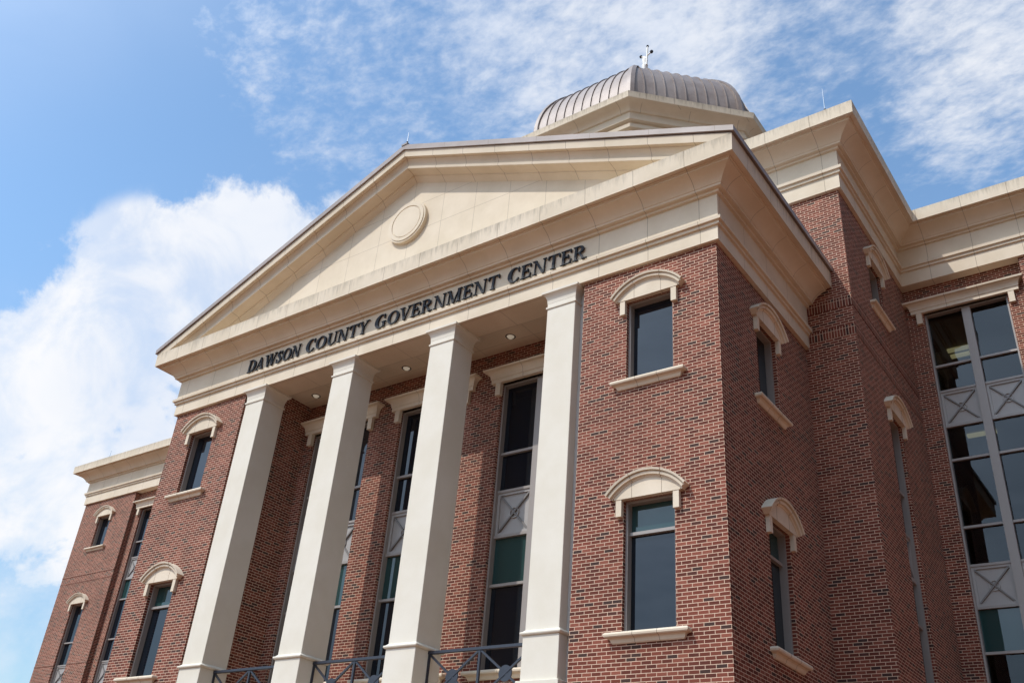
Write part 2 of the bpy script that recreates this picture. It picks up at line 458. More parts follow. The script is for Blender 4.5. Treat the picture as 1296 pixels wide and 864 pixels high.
        if bevel:
            es = [e for e in bm.edges if len(e.link_faces) == 2 and e.calc_face_angle(0) > 0.6]
            bmesh.ops.bevel(bm, geom=es, offset=bevel, segments=1, affect='EDGES', clamp_overlap=True)
        bm.normal_update()
        uvl = bm.loops.layers.uv.new('UVMap')
        for f in bm.faces:
            nrm = f.normal
            if uvx:
                for l in f.loops: l[uvl].uv = (l.vert.co.x, l.vert.co.z)
            elif abs(nrm.z) > 0.985:
                for l in f.loops: l[uvl].uv = (l.vert.co.x, l.vert.co.y)
            else:
                t = Vector((-nrm.y, nrm.x, 0)).normalized()
                if t.x < -1e-3 or (abs(t.x) <= 1e-3 and t.y < 0): t = -t
                for l in f.loops: l[uvl].uv = (l.vert.co.dot(t), l.vert.co.z)
        bm.to_mesh(me); bm.free()
        me.set_sharp_from_angle(angle=math.radians(sharp))
        o = bpy.data.objects.new(name, me)
        scene.collection.objects.link(o)
        if parent: o.parent = parent
        return o

def empty(name, label=None, cat=None, group=None, loc=None, parent=None):
    o = bpy.data.objects.new(name, None); scene.collection.objects.link(o)
    o.empty_display_size = 0.3
    if loc is not None: o.location = W3(*loc)
    if label: o['label'] = label
    if cat: o['category'] = cat
    if group: o['group'] = group
    if parent: o.parent = parent
    return o
def adopt(root):
    """children were modelled in place: keep them there when their thing's Empty sits at its base"""
    inv = Matrix.Translation(root.location).inverted()
    for c in root.children: c.matrix_parent_inverse = inv

def wall(T, a0, a1, z0, z1, openings=(), th=0.35, mat='brick', mb=None, bands=(), reveal=None):
    m = mb or MB(); m.T = T
    xs = sorted({a0, a1, *[o[0] for o in openings], *[o[1] for o in openings]})
    zs = sorted({z0, z1, *[o[2] for o in openings], *[o[3] for o in openings]})
    for i in range(len(xs)-1):
        for k in range(len(zs)-1):
            xm, zm = (xs[i]+xs[i+1])/2, (zs[k]+zs[k+1])/2
            if any(o[0] < xm < o[1] and o[2] < zm < o[3] for o in openings): continue
            for b in (0, -th):
                m.face([(xs[i], b, zs[k]), (xs[i+1], b, zs[k]), (xs[i+1], b, zs[k+1]), (xs[i], b, zs[k+1])], mat)
    for o in openings:
        rm = reveal or mat
        m.face([(o[0], 0, o[2]), (o[0], 0, o[3]), (o[0], -th, o[3]), (o[0], -th, o[2])], rm)
        m.face([(o[1], 0, o[2]), (o[1], 0, o[3]), (o[1], -th, o[3]), (o[1], -th, o[2])], rm)
        m.face([(o[0], 0, o[3]), (o[1], 0, o[3]), (o[1], -th, o[3]), (o[0], -th, o[3])], rm)
        m.face([(o[0], 0, o[2]), (o[1], 0, o[2]), (o[1], -th, o[2]), (o[0], -th, o[2])], rm)
    for (zb, zt) in bands:
        spans = [(a0, a1)]
        for o in openings:
            if o[2] < zt and o[3] > zb:
                spans = [s for p in spans for s in ((p[0], min(p[1], o[0])), (max(p[0], o[1]), p[1])) if s[1]-s[0] > 0.01]
        for p in spans: m.box(p[0], p[1], -0.05, 0.012, zb, zt, 'soldier')
    return m

# ------------------------------------------------------------------ ground
g = MB(); g.face([(-500, -500, -1.6/S), (500, -500, -1.6/S), (500, 500, -1.6/S), (-500, 500, -1.6/S)], 'paving')
go = g.build('ground', recalc=False); go['kind'] = 'structure'

# ------------------------------------------------------------------ the building
ZB = -1.6/S
BLD = empty('government_building', 'red brick government building with cream columned portico, pediment and copper dome', 'building', loc=None)
PW, PD, BX = 10.0, 5.6, 11.37
YW, YR = 11.5, 11.77
YL, ZS = 1.95, 13.58      # loggia back wall and ceiling
Z1, ZF, ZC, ZT = 13.455, 14.78, 15.2, 15.692

def cove(t0, z0, t1, z1, n=6):
    """concave quarter curve rising and leaning outwards"""
    return [(t0+(t1-t0)*(1-math.cos(math.pi/2*i/n)), z0+(z1-z0)*math.sin(math.pi/2*i/n)) for i in range(n+1)]

def entab(zs, back=-0.32):
    z1, za, zb1, zb2, zf, zc, zt, o = zs
    prof = [(back, z1), (0.10, z1), (0.10, za), (0.16, za+0.003), (0.16, (za+zb1)/2), (0.22, (za+zb1)/2+0.004), (0.23, zb1), (0.15, zb2), (0.13, zb2+0.015),
            (0.13, zf-0.03), (0.205, zf-0.027), (0.21, zf+0.045), (0.315, zf+0.048), (0.325, zf+0.10)]
    c = cove(0.0, 0.0, 1.0, 1.0, 6)
    t0, z0, t1, z1_ = 0.345, zf+0.11, o-0.19, zc-0.06
    for i, (q, w) in enumerate(c):          # a shallow cove: part straight, part curved
        lin = i/6
        prof.append((t0+(t1-t0)*(0.55*q+0.45*lin), z0+(z1_-z0)*(0.55*w+0.45*lin)))
    prof += [(o-0.185, zc-0.02), (o-0.15, zc-0.015), (o-0.15, zc+0.02), (o-0.03, zc+0.022), (o-0.025, zc+0.005), (o-0.018, zc+0.005), (o, zt), (back, zt+0.03)]
    return prof
P1 = entab((Z1, 13.85, 14.02, 14.06, ZF, ZC, ZT, 0.89))
mats1 = ['cream_j']*len(P1); mats1[0] = 'soffit'; mats1[-3] = 'cream_st'; mats1[-2] = 'cream'; mats1[-1] = 'cream'
m = MB(); m.sweep(P1, [(-PW, PD-0.002), (-PW, 0), (PW, 0), (PW, PD-0.002)], mats1)
m.build('cornice', BLD)
P2 = entab((18.46, 18.97, 19.17, 19.22, 19.85, 20.29, 20.73, 0.95), back=-0.45)
mats2 = ['cream_j']*len(P2); mats2[-3] = 'cream_st2'; mats2[-2] = 'cream'; mats2[-1] = 'cream'
XE = 36.03
m = MB(); m.sweep(P2, [(-XE, 26), (-XE, YW), (-BX, YW), (-BX, PD), (BX, PD), (BX, YW), (XE, YW), (XE, 26)], mats2)
m.build('cornice', BLD)

# --- walls
WC, WH = 8.265, 0.60       # bay window centre and half width
ops = [(WC-WH-6.43, WC+WH-6.43, 10.36, 12.52), (WC-WH-6.43, WC+WH-6.43, 4.72, 7.50)]
for sgn in (1, -1):
    if sgn > 0: T = Frame(6.43, 0, (1, 0), (0, -1)); o_ = ops
    else: T = Frame(-PW, 0, (1, 0), (0, -1)); o_ = [(3.57-b, 3.57-a, c, d) for a, b, c, d in ops]
    wall(T, 0, 3.57, ZB, Z1, o_).build('brick_wall', BLD, recalc=False)
    # side of the bay
    so = [(2.7-WH, 2.7+WH, 10.36, 12.52), (2.7-WH, 2.7+WH, 4.72, 7.50)] if sgn > 0 else []
    T = Frame(sgn*PW, 0, (0, 1), (sgn, 0))
    wall(T, 0, PD, ZB, Z1, so).build('brick_wall', BLD, recalc=False)
    # inner side of the loggia and the small return beside the pilaster
    m = MB()
    m.box(sgn*5.47, sgn*5.6, 0.25, YL, ZB, ZS+0.1, 'brick')
    m.box(sgn*6.43, sgn*6.5, 0.02, 0.25, ZB, Z1, 'brick')
    m.build('brick_wall', BLD)
    m = MB(); m.box(sgn*5.6, sgn*6.5, 0.2, 0.3, ZB, Z1, 'trim')
    m.build('corner_trim', BLD)

# loggia back wall with three double windows
LW = 1.28
lop = [(c-LW, c+LW, 4.68, 12.52) for c in (-3.8, 0, 3.8)]
wall(front(0, YL), -5.47, 5.47, ZB, ZS+0.1, lop).build('brick_wall', BLD, recalc=False)
m = MB(); m.box(-5.47, 5.47, 0.80, YL, ZS, ZS+0.2, 'soffit'); m.box(-5.47, 5.47, 0.3, 0.797, Z1+0.003, ZS+0.2, 'soffit')
m.build('ceiling', BLD)
m = MB(); m.box(-5.6, 5.6, -0.2, YL, 3.15, 3.5, 'cream'); m.build('balcony_floor', BLD)

# central block
BANDS = [(13.60, 13.90), (14.50, 14.80)]
m = wall(front(0, PD), -BX, BX, ZB, 18.46, (), bands=BANDS)
m.build('brick_wall', BLD, recalc=False)
BC = 8.4
bop = [(BC-PD-0.6, BC-PD+0.6, 15.55, 17.42), (BC-PD-0.6, BC-PD+0.6, 4.7, 12.32)]
wall(Frame(BX, PD, (0, 1), (1, 0)), 0, YR-PD, ZB, 18.46, bop, bands=[(a+0.0, b) for a, b in BANDS]).build('brick_wall', BLD, recalc=False)
wall(Frame(-BX, PD, (0, 1), (-1, 0)), 0, YR-PD, ZB, 18.46, ()).build('brick_wall', BLD, recalc=False)

# wings
DW = 1.24
def recess(x0, x1):
    c = (x0+x1)/2
    wall(front(0, YR), x0, x1, ZB, 18.5, [(c-DW, c+DW, 3.2, 17.45)]).build('brick_wall', BLD, recalc=False)
    m = MB(); m.box(x0-0.3, x0, YW+0.05, YR+0.2, ZB, 18.44, 'brick') if abs(x0) > BX+0.01 else None
    m.box(x1, x1+0.3, YW+0.05, YR+0.2, ZB, 18.44, 'brick') if abs(x1) > BX+0.01 else None
    m.build('brick_wall', BLD)
WBANDS = [(13.55, 13.62), (13.96, 14.03), (9.02, 9.09)]
for sgn in (1, -1):
    xs = sorted((sgn*BX, sgn*14.95)); recess(*xs)
xs = (-30.97, -27.4); recess(*xs)
wall(front(0, YW), 14.95, XE, ZB, 18.46, (), bands=WBANDS).build('brick_wall', BLD, recalc=False)
wall(front(0, YW), -27.4, -14.95, ZB, 18.46, (), bands=WBANDS).build('brick_wall', BLD, recalc=False)
LC = -33.5
wall(front(0, YW), -XE, -30.97, ZB, 18.46, [(LC-0.62, LC+0.62, 15.5, 17.42), (LC-0.62, LC+0.62, 3.6, 12.32)], bands=WBANDS).build('brick_wall', BLD, recalc=False)
for sgn in (1, -1):
    wall(Frame(sgn*XE, YW, (0, 1), (sgn, 0)), 0, 14.5, ZB, 18.46, ()).build('brick_wall', BLD, recalc=False)
wall(Frame(0, 26, (1, 0), (0, 1)), -XE, XE, ZB, 20.6, ()).build('brick_wall', BLD, recalc=False)
# flat roofs
m = MB(); m.box(-BX, BX, PD+0.3, 25.9, 20.2, 20.45, 'roof'); m.box(-XE+0.3, -BX-0.004, YW+0.3, 25.9, 20.2, 20.45, 'roof'); m.box(BX+0.004, XE-0.3, YW+0.3, 25.9, 20.2, 20.45, 'roof')
m.build('flat_roof', BLD)

# --- pediment
SL = (20.19-ZT)/10.89
m = MB(); m.prism([(-10.0, 15.0), (10.0, 15.0), (10.0, 16.0), (0, 20.13), (-10.0, 16.0)], -0.15, PD-0.01, 'tymp')
m.T = lambda x, y, z: (x, y, z)
m.build('tympanum', BLD)
# raking cornice: profile (t, dz) measured plumb at the apex
RK = [(0.05, 19.38), (0.15, 19.40), (0.165, 19.415), (0.30, 19.53), (0.325, 19.535), (0.335, 19.575), (0.35, 19.58), (0.665, 19.615), (0.672, 19.635), (0.68, 19.70), (0.645, 19.715),
      (0.66, 19.79), (0.70, 19.88), (0.74, 19.935), (0.745, 19.965), (0.865, 19.97), (0.872, 19.955), (0.895, 20.185), (0.05, 20.185)]
RM = ['cream_r']*len(RK)
MAT['cream_r'] = stucco('cream stucco raking', CREAM, su=1.24*S, width=0.014)
m = MB()
V = []; xs = [-10.89, 0, 10.89]; n = len(RK)
for x in xs:
    for t, z in RK: V.append((x, -t, z-abs(x)*SL))
for k in range(n):
    m.faces(V, [(i*n+k, (i+1)*n+k, (i+1)*n+(k+1) % n, i*n+(k+1) % n) for i in range(2)], 'cream_r', True)
m.build('raking_cornice', BLD, clip=((0, 0, ZT+0.002), (0, 0, 1)), uvx=True)
# medallion
m = MB(front(-0.05, -0.15))
m.disc(0, 17.78, 0.76, 0.0, 0.13, 'cream', 64)
m.disc(0, 17.78, 0.70, 0.13, 0.155, 'cream', 64, r_in=0.585)
m.disc(0, 17.78, 0.555, 0.12, 0.15, 'cream', 64)
m.build('medallion', BLD)
# gable roof
m = MB()
m.prism([(-10.96, 15.70), (0, 20.195), (10.96, 15.70), (10.96, 15.86), (0, 20.395), (-10.96, 15.86)], -0.95, PD-0.01, 'roof_e')
MAT['roof_e'] = stucco('roof edge metal', (0.36, 0.31, 0.29), su=1.75*S, width=0.014, rough=0.45, var=0.08)
m.box(-0.12, 0.12, -0.97, PD-0.02, 20.36, 20.43, 'roof')
ro = m.build('gable_roof', BLD)

# --- columns
CY = 0.35
def column(cxx):
    hs, ht = 0.44, 0.418
    m = MB()
    V = [(cxx+sx*h, CY+sy*h, z) for z, h in ((4.93, hs-0.01), (13.0, ht)) for sx, sy in ((-1, -1), (1, -1), (1, 1), (-1, 1))]
    m.faces(V, [(0, 1, 5, 4), (1, 2, 6, 5), (2, 3, 7, 6), (3, 0, 4, 7)], 'column')
    sh = m.build('column', BLD, bevel=0.008)
    sq = lambda h: [(cxx-h, CY+h), (cxx-h, CY-h), (cxx+h, CY-h), (cxx+h, CY+h)]
    m = MB()
    prof = [(-0.1, 12.985), (0.028, 12.985), (0.03, 13.03), (0.0, 13.045), (0.0, 13.14)] + cove(0.004, 13.145, 0.125, 13.40, 6) + [(0.128, 13.46), (-0.1, 13.46)]
    m.sweep(prof, sq(ht), 'column', closed=True)
    m.build('capital', sh)
    m = MB()
    prof = [(-0.15, 4.82), (0.05, 4.825), (0.075, 4.85), (0.075, 4.885), (0.03, 4.905), (0.0, 4.94), (-0.15, 4.94)]
    m.sweep(prof, sq(hs), 'column', closed=True)
    m.box(cxx-hs-0.02, cxx+hs+0.02, CY-hs-0.02, CY+hs+0.02, 3.9, 4.822, 'column')
    m.box(cxx-hs-0.09, cxx+hs+0.09, CY-hs-0.09, CY+hs+0.09, 3.5, 3.9, 'column')
    m.build('pedestal', sh, bevel=0.008)
    m = MB(); m.box(cxx-hs-0.12, cxx+hs+0.12, CY-hs-0.12, CY+hs+0.12, ZB, 3.15, 'brick'); m.build('pier', sh)
for c in (-5.8, -1.9, 1.9, 5.8): column(c)

# --- windows
def hood_arch(T, zb, parent, hb=0.78):
    """segmental hood: flat bottom at zb"""
    m = MB(T)
    a, rise, zt = 0.945, 0.46, zb+0.10
    R = (a*a+rise*rise)/(2*rise); zc = zt+rise-R
    th = math.asin(a/R); n = 28
    layers = [(0.0, 0.045, 0.24), (0.045, 0.075, 0.175), (0.075, 0.125, 0.195), (0.125, 0.165, 0.13)]
    for r0, r1, b in layers:
        V = []
        for i in range(n+1):
            t = -th+2*th*i/n
            for rr, bb in ((R-r0, -0.02), (R-r0, b), (R-r1, b-0.012), (R-r1, -0.02)):
                V.append((rr*math.sin(t), bb, zc+rr*math.cos(t)))
        F = [(4*i+k, 4*(i+1)+k, 4*(i+1)+(k+1) % 4, 4*i+(k+1) % 4) for i in range(n) for k in range(4)]
        m.faces(V, F, 'cream_h', True)
        m.faces(V, [(0, 1, 2, 3), (4*n, 4*n+1, 4*n+2, 4*n+3)], 'cream_h')
    Ri = R-0.162; ti = math.asin(min(0.999, hb/Ri))
    pts = [(Ri*math.sin(-ti+2*ti*i/n), zc+Ri*math.cos(-ti+2*ti*i/n)) for i in range(n+1)]
    pts += [(hb, zb), (-hb, zb)]
    m.prism(pts, -0.02, 0.105, 'cream_h')
    for f in (-0.36, 0.36):
        t0 = th*f; dt = 0.005/R
        for r0, r1, b in layers:
            V = []
            for t in (t0-dt, t0+dt):
                for rr, bb in ((R-r0+0.002, 0.0), (R-r0+0.002, b+0.002), (R-r1, b+0.002), (R-r1, 0.0)):
                    V.append((rr*math.sin(t), bb, zc+rr*math.cos(t)))
            m.faces(V, [(0, 1, 5, 4), (1, 2, 6, 5), (2, 3, 7, 6), (3, 0, 4, 7), (0, 1, 2, 3), (4, 5, 6, 7)], 'joint')
        xj = (R-0.1)*math.sin(t0)
        m.box(xj-0.005, xj+0.005, 0.0, 0.107, zb-0.001, zc+math.sqrt(Ri*Ri-xj*xj)-0.004, 'joint')
    for s in (-1, 1): m.box(s*0.605, s*0.74, -0.02, 0.095, zb-0.37, zb-0.001, 'cream_h')
    return m.build('hood', parent)
MAT['cream_h'] = stucco('cast stone trim', (0.73, 0.63, 0.50), var=0.05)

def joint_slice(m, prof, xj, w=0.005):
    """a thin sealant joint following a moulding's profile"""
    P = [(t+0.002 if t > 0 else 0.0, z) for t, z in prof if t > 0]
    P = [(0.0, P[0][1])]+P+[(0.0, P[-1][1])]
    n = len(P)
    V = [(xj-w, t, z) for t, z in P]+[(xj+w, t, z) for t, z in P]
    m.faces(V, [tuple(range(n)), tuple(range(n, 2*n))]+[(i, (i+1) % n, n+(i+1) % n, n+i) for i in range(n)], 'joint')
def hood_flat(T, zb, half, parent):
    m = MB(T)
    prof = [(-0.15, zb), (0.12, zb), (0.12, zb+0.12), (0.14, zb+0.125)] + cove(0.14, zb+0.13, 0.27, zb+0.34, 5) + [(0.31, zb+0.345), (0.32, zb+0.40), (-0.15, zb+0.415)]
    sub = MB()
    for xj in (-half*0.33, half*0.33): joint_slice(m, prof, xj)
    sub.sweep(prof, [(-half, 0.1), (-half, 0.0), (half, 0.0), (half, 0.1)], 'cream_h')
    for f, mt, sm in zip(sub.f, sub.m, sub.smooth):
        m.face([(sub.v[i][0], -sub.v[i][1], sub.v[i][2]) for i in f], 'cream_h', sm)
    for s in (-1, 1): m.box(s*(half-0.20), s*(half-0.03), -0.02, 0.11, zb-0.38, zb-0.001, 'cream_h')
    return m.build('hood', parent)

def sill(T, zt, half, parent):
    m = MB(T)
    prof = [(-0.15, zt-0.21), (0.03, zt-0.21), (0.05, zt-0.19), (0.075, zt-0.13), (0.11, zt-0.105), (0.15, zt-0.10), (0.172, zt-0.08), (0.18, zt-0.045), (0.165, zt-0.012), (0.14, zt), (-0.2, zt+0.02)]
    sub = MB()
    h = half-0.07
    for xj in (-h*0.36, h*0.36): joint_slice(m, prof, xj)
    sub.sweep(prof, [(-h, 0.12), (-h, 0.0), (h, 0.0), (h, 0.12)], 'cream_h')
    for f, mt, sm in zip(sub.f, sub.m, sub.smooth):
        m.face([(sub.v[i][0], -sub.v[i][1], sub.v[i][2]) for i in f], 'cream_h', sm)
    return m.build('sill', parent)

def spandrel(T, a0, a1, z0, z1, parent):
    m = MB(T)
    m.box(a0, a1, -0.34, -0.25, z0, z1, 'panel')
    w = 0.075
    A0, A1, Z0, Z1_ = a0+w, a1-w, z0+w, z1-w
    for p in ((a0, a1, z0, Z0), (a0, a1, Z1_, z1)): m.box(p[0], p[1], -0.26, -0.205, p[2], p[3], 'panel')
    for p in ((a0, A0, Z0, Z1_), (A1, a1, Z0, Z1_)): m.box(p[0], p[1], -0.26, -0.207, p[2], p[3], 'panel')
    m.bar((A0+0.01, Z0+0.01), (A1-0.01, Z1_-0.01), 0.042, -0.255, -0.195, 'bar')
    m.bar((A0+0.01, Z1_-0.01), (A1-0.01, Z0+0.01), 0.042, -0.255, -0.20, 'bar')
    m.disc((A0+A1)/2, (Z0+Z1_)/2, 0.15, -0.255, -0.215, 'panel', 28, r_in=0.125)
    return m.build('spandrel', parent)

def pane(T, a0, a1, z0, z1, mat, parent):
    m = MB(T); m.box(a0, a1, -0.285, -0.265, z0, z1, mat)
    return m.build('pane', parent, recalc=True)

def window(T, hw, rows, cols, parent, hood=None, sillz=None, back=True, hood_half=1.49):
    """rows: list of (z0, z1, kind) from the bottom; cols: list of (a0, a1)"""
    zb, zt = rows[0][0], rows[-1][1]
    fw_ = 0.055
    m = MB(T)
    for s in (-1, 1): m.box(s*hw, s*(hw-fw_), -0.345, -0.10, zb, zt, 'frame')
    m.box(-hw+fw_, hw-fw_, -0.344, -0.102, zt-fw_, zt, 'frame')
    m.box(-hw+fw_, hw-fw_, -0.344, -0.102, zb, zb+fw_, 'frame')
    if len(cols) == 2:
        m.box(cols[0][1], cols[1][0], -0.344, -0.085, zb+fw_, zt-fw_, 'frame')
    for i, (z0, z1, k) in enumerate(rows):
        if i:
            h = 0.035
            for (c0, c1) in cols: m.box(c0, c1, -0.33, -0.175, z0-h, z0+h, 'frame')
    w = m.build('window', parent)
    for i, (z0, z1, k) in enumerate(rows):
        lo = z0+(fw_ if i == 0 else 0.035); hi = z1-(fw_ if i == len(rows)-1 else 0.035)
        for (c0, c1) in cols:
            if k == 'spandrel': spandrel(T, c0, c1, lo, hi, w)
            else: pane(T, c0, c1, lo, hi, k, w)
    if hood == 'arch': hood_arch(T, zt-0.01, w)
    if hood == 'flat': hood_flat(T, zt+0.0, hood_half, w)
    if sillz is not None: sill(T, sillz, sill_half(hw, len(cols)), w)
    if back:
        b = MB(T); b.box(-hw-0.1, hw+0.1, -0.5, -0.4, zb-0.1, zt+0.1, 'dark'); b.build('backing', w)
    return w
def sill_half(hw, n): return hw+0.22
one = lambda hw: [(-hw+0.055, hw-0.055)]
two = lambda hw, mm: [(-hw+0.055, -mm), (mm, hw-0.055)]

for T in (front(WC, 0), front(-WC, 0), rightside(PW, 2.7)):
    window(T, WH, [(10.36, 12.52, 'glass')], one(WH), BLD, 'arch', 10.36)
    window(T, WH, [(4.72, 6.80, 'glass'), (6.80, 7.50, 'teal')], one(WH), BLD, 'arch', 4.72)
for c in (-3.8, 0, 3.8):
    window(front(c, YL), LW, [(4.68, 6.8, 'glass'), (6.8, 8.08, 'teal'), (8.08, 9.32, 'spandrel'), (9.32, 10.42, 'glass'), (10.42, 12.52, 'glass')], two(LW, 0.12), BLD, 'flat', 4.68, hood_half=1.45)
T = rightside(BX, BC)
window(T, 0.6, [(15.55, 17.42, 'glass')], one(0.6), BLD, 'arch', 15.72)
window(T, 0.6, [(4.7, 6.7, 'glass'), (6.7, 7.85, 'teal'), (7.85, 9.05, 'spandrel'), (9.05, 10.25, 'glass'), (10.25, 12.32, 'glass')], one(0.6), BLD, 'arch')
T = front(LC, YW)
window(T, 0.62, [(15.5, 17.42, 'glass')], one(0.62), BLD, 'arch', 15.55)
window(T, 0.62, [(3.6, 6.7, 'glass'), (6.7, 7.93, 'teal'), (7.93, 9.05, 'spandrel'), (9.05, 10.25, 'glass'), (10.25, 12.32, 'glass')], one(0.62), BLD, 'arch')
def tall_rows(up='glass'):
    g_ = 'glass_see' if up == 'see' else 'glass'
    return [(3.2, 6.71, g_), (6.71, 7.93, 'teal'), (7.93, 9.12, 'spandrel'), (9.12, 10.25, g_), (10.25, 12.35, g_), (12.35, 13.46, g_ if up == 'see' else 'teal'),
            (13.46, 14.65, 'spandrel'), (14.65, 15.55, g_), (15.55, 17.45, g_)]
RC = 13.16
window(front(RC, YR), DW, tall_rows('see'), two(DW, 0.125), BLD, 'flat', back=False)
window(front(-29.185, YR), DW, tall_rows(), two(DW, 0.125), BLD, 'flat')
window(front(-RC, YR), DW, tall_rows(), two(DW, 0.125), BLD, 'flat')
# rooms behind the clear windows of the right wing
m = MB()
m.box(11.5, 11.6, YR+0.5, YR+6, 2, 18, 'room'); m.box(18.5, 18.6, YR+0.5, YR+6, 2, 18, 'room'); m.box(11.5, 18.6, YR+6, YR+6.1, 2, 18, 'room')
for z0, z1 in ((2.6, 3.1), (8.1, 8.9), (13.6, 14.5), (17.6, 18.0)): m.box(11.6, 18.5, YR+0.42, YR+6, z0, z1, 'room')
m.build('room', BLD)
for (x, y, z) in ((12.35, YR+2.9, 17.58), (12.35, YR+3.35, 17.58), (12.75, YR+1.3, 13.58), (12.0, YR+2.9, 8.08)):
    m = MB(); m.box(x-0.42, x+0.42, y-0.09, y+0.09, z-0.08, z, 'tube'); m.build('room_lamp', BLD)

# --- dome
OC = (0.0, 14.85)
def octo(ap):
    R = ap/math.cos(math.pi/8)
    return [(OC[0]+R*math.cos(-math.pi/2-math.pi/8-k*math.pi/4+math.pi/4), OC[1]+R*math.sin(-math.pi/2-math.pi/8-k*math.pi/4+math.pi/4)) for k in range(8)][::-1]
prof = [(4.4, 20.0), (5.2, 20.0), (5.2, 26.4), (5.3, 26.42), (5.3, 26.7), (5.42, 26.72), (5.42, 26.95), (5.55, 26.97), (5.55, 27.2), (5.68, 27.22), (5.70, 27.42), (5.6, 27.44), (5.6, 27.6),
        (5.82, 27.63), (5.85, 27.82), (5.74, 27.84), (5.74, 27.98), (5.93, 28.01), (5.96, 28.17), (5.87, 28.19), (5.87, 28.30), (6.06, 28.33), (6.09, 28.48), (6.02, 28.50), (6.02, 28.72), (6.09, 28.74)]
prof += cove(6.1, 28.75, 6.44, 29.03, 6) + [(6.55, 29.04), (6.56, 29.06), (6.59, 29.35), (6.0, 29.5), (4.4, 29.5)]
mats3 = ['cream']*len(prof)
for k in range(len(prof)-14, len(prof)-4): mats3[k] = 'cream_d'
MAT['cream_d'] = stucco('cream stucco dome cove', CREAM, su=1.9, width=0.016)
mats3[-4] = 'cream_st3'
m = MB(); m.sweep(prof, octo(1e-4), mats3, closed=True)
dr = m.build('drum', BLD)
R0, HD, ZD = 5.95, 4.85, 29.9
m = MB()
nt = 18
tan8 = math.tan(math.pi/8)
def dome_pt(k, s, th, lift=0.0):
    """face k, sideways offset s, profile angle th"""
    a = -math.pi/2+k*math.pi/4
    r = (R0+lift)*math.cos(th); z = ZD+(HD+lift)*math.sin(th)
    n_ = (math.cos(a), math.sin(a)); t_ = (-math.sin(a), math.cos(a))
    return (OC[0]+n_[0]*r+t_[0]*s, OC[1]+n_[1]*r+t_[1]*s, z)
for k in range(8):
    V = []
    for i in range(nt+1):
        th = math.pi/2*i/nt; w = R0*math.cos(th)*tan8
        V += [dome_pt(k, -w, th), dome_pt(k, w, th)]
    m.faces(V, [(2*i, 2*i+1, 2*i+3, 2*i+2) for i in range(nt)], 'copper', True)
    # drip edge
    a = -math.pi/2+k*math.pi/4
    w = (R0+0.06)*tan8
    pts = [dome_pt(k, s, 0, 0.06) for s in (-w, w)]
    m.faces([(p[0], p[1], p[2]+dz) for dz in (-0.30, 0.05) for p in pts], [(0, 1, 3, 2)], 'seam')
    # standing seams
    for j in range(-5, 6):
        s = j*0.46
        V = []; F = []
        for i in range(nt*2+1):
            th = math.pi/2*i/(nt*2)
            if R0*math.cos(th)*tan8 < abs(s)-0.02: break
            for ds, lf in ((-0.015, 0.0), (-0.015, 0.05), (0.015, 0.05), (0.015, 0.0)):
                p = dome_pt(k, s+ds, th, lf); V.append(p)
        c = len(V)//4
        for i in range(c-1):
            for q in range(3): F.append((4*i+q, 4*i+q+1, 4*i+4+q+1, 4*i+4+q))
        m.faces(V, F, 'copper', False)
dm = m.build('dome', BLD, recalc=False)
for k in range(8):     # raised caps along the hips
    mc = MB(); V = []
    for i in range(nt):
        th = math.pi/2*i/nt
        w = R0*math.cos(th)*tan8
        b = max(0.0, w-0.15)
        V += [dome_pt(k, b, th, 0.0), dome_pt(k, b, th, 0.08), dome_pt(k, (R0+0.08)*math.cos(th)*tan8, th, 0.08)]
        w2 = -b
        V += [dome_pt(k+1, w2, th, 0.08), dome_pt(k+1, w2, th, 0.0)]
    mc.faces(V, [(5*i+q, 5*i+q+1, 5*i+5+q+1, 5*i+5+q) for i in range(nt-1) for q in range(4)], 'copper', True)
    mc.build('hip_cap', dm, recalc=False)

# ------------------------------------------------------------------ finial on the dome
FN = empty('finial', 'small white finial with dark knobs on top of the copper dome', 'finial', loc=(0, 14.85, ZD+HD))
m = MB(); m.lathe((-0.15, 14.85), [(0.0, 34.5), (0.35, 34.6), (0.3, 34.8), (0.16, 35.0), (0.12, 38.0), (0.15, 38.1), (0.17, 38.4), (0.11, 38.5), (0.16, 38.75), (0.12, 39.0), (0.06, 39.05), (0.0, 39.1)], 'white', 14)
m.build('mast', FN)
m = MB(); m.tube((0.0, 14.75, 38.3), (0.06, 14.75, 39.62), 0.055, 0.045, 'white'); m.tube((0.03, 14.75, 38.95), (0.3, 14.75, 39.1), 0.04, 0.04, 'white')
m.tube((0.0, 14.75, 38.8), (-0.33, 14.75, 39.05), 0.04, 0.04, 'white')
m.build('arm', FN)
for (x, z, r) in ((0.3, 39.1, 0.1), (-0.33, 39.07, 0.09), (0.06, 39.64, 0.075)):
    m = MB(); m.lathe((x, 14.75), [(0.0, z-r), (r*0.7, z-r*0.7), (r, z), (r*0.7, z+r*0.7), (0, z+r)], 'letter', 10); m.build('knob', FN)
adopt(FN)

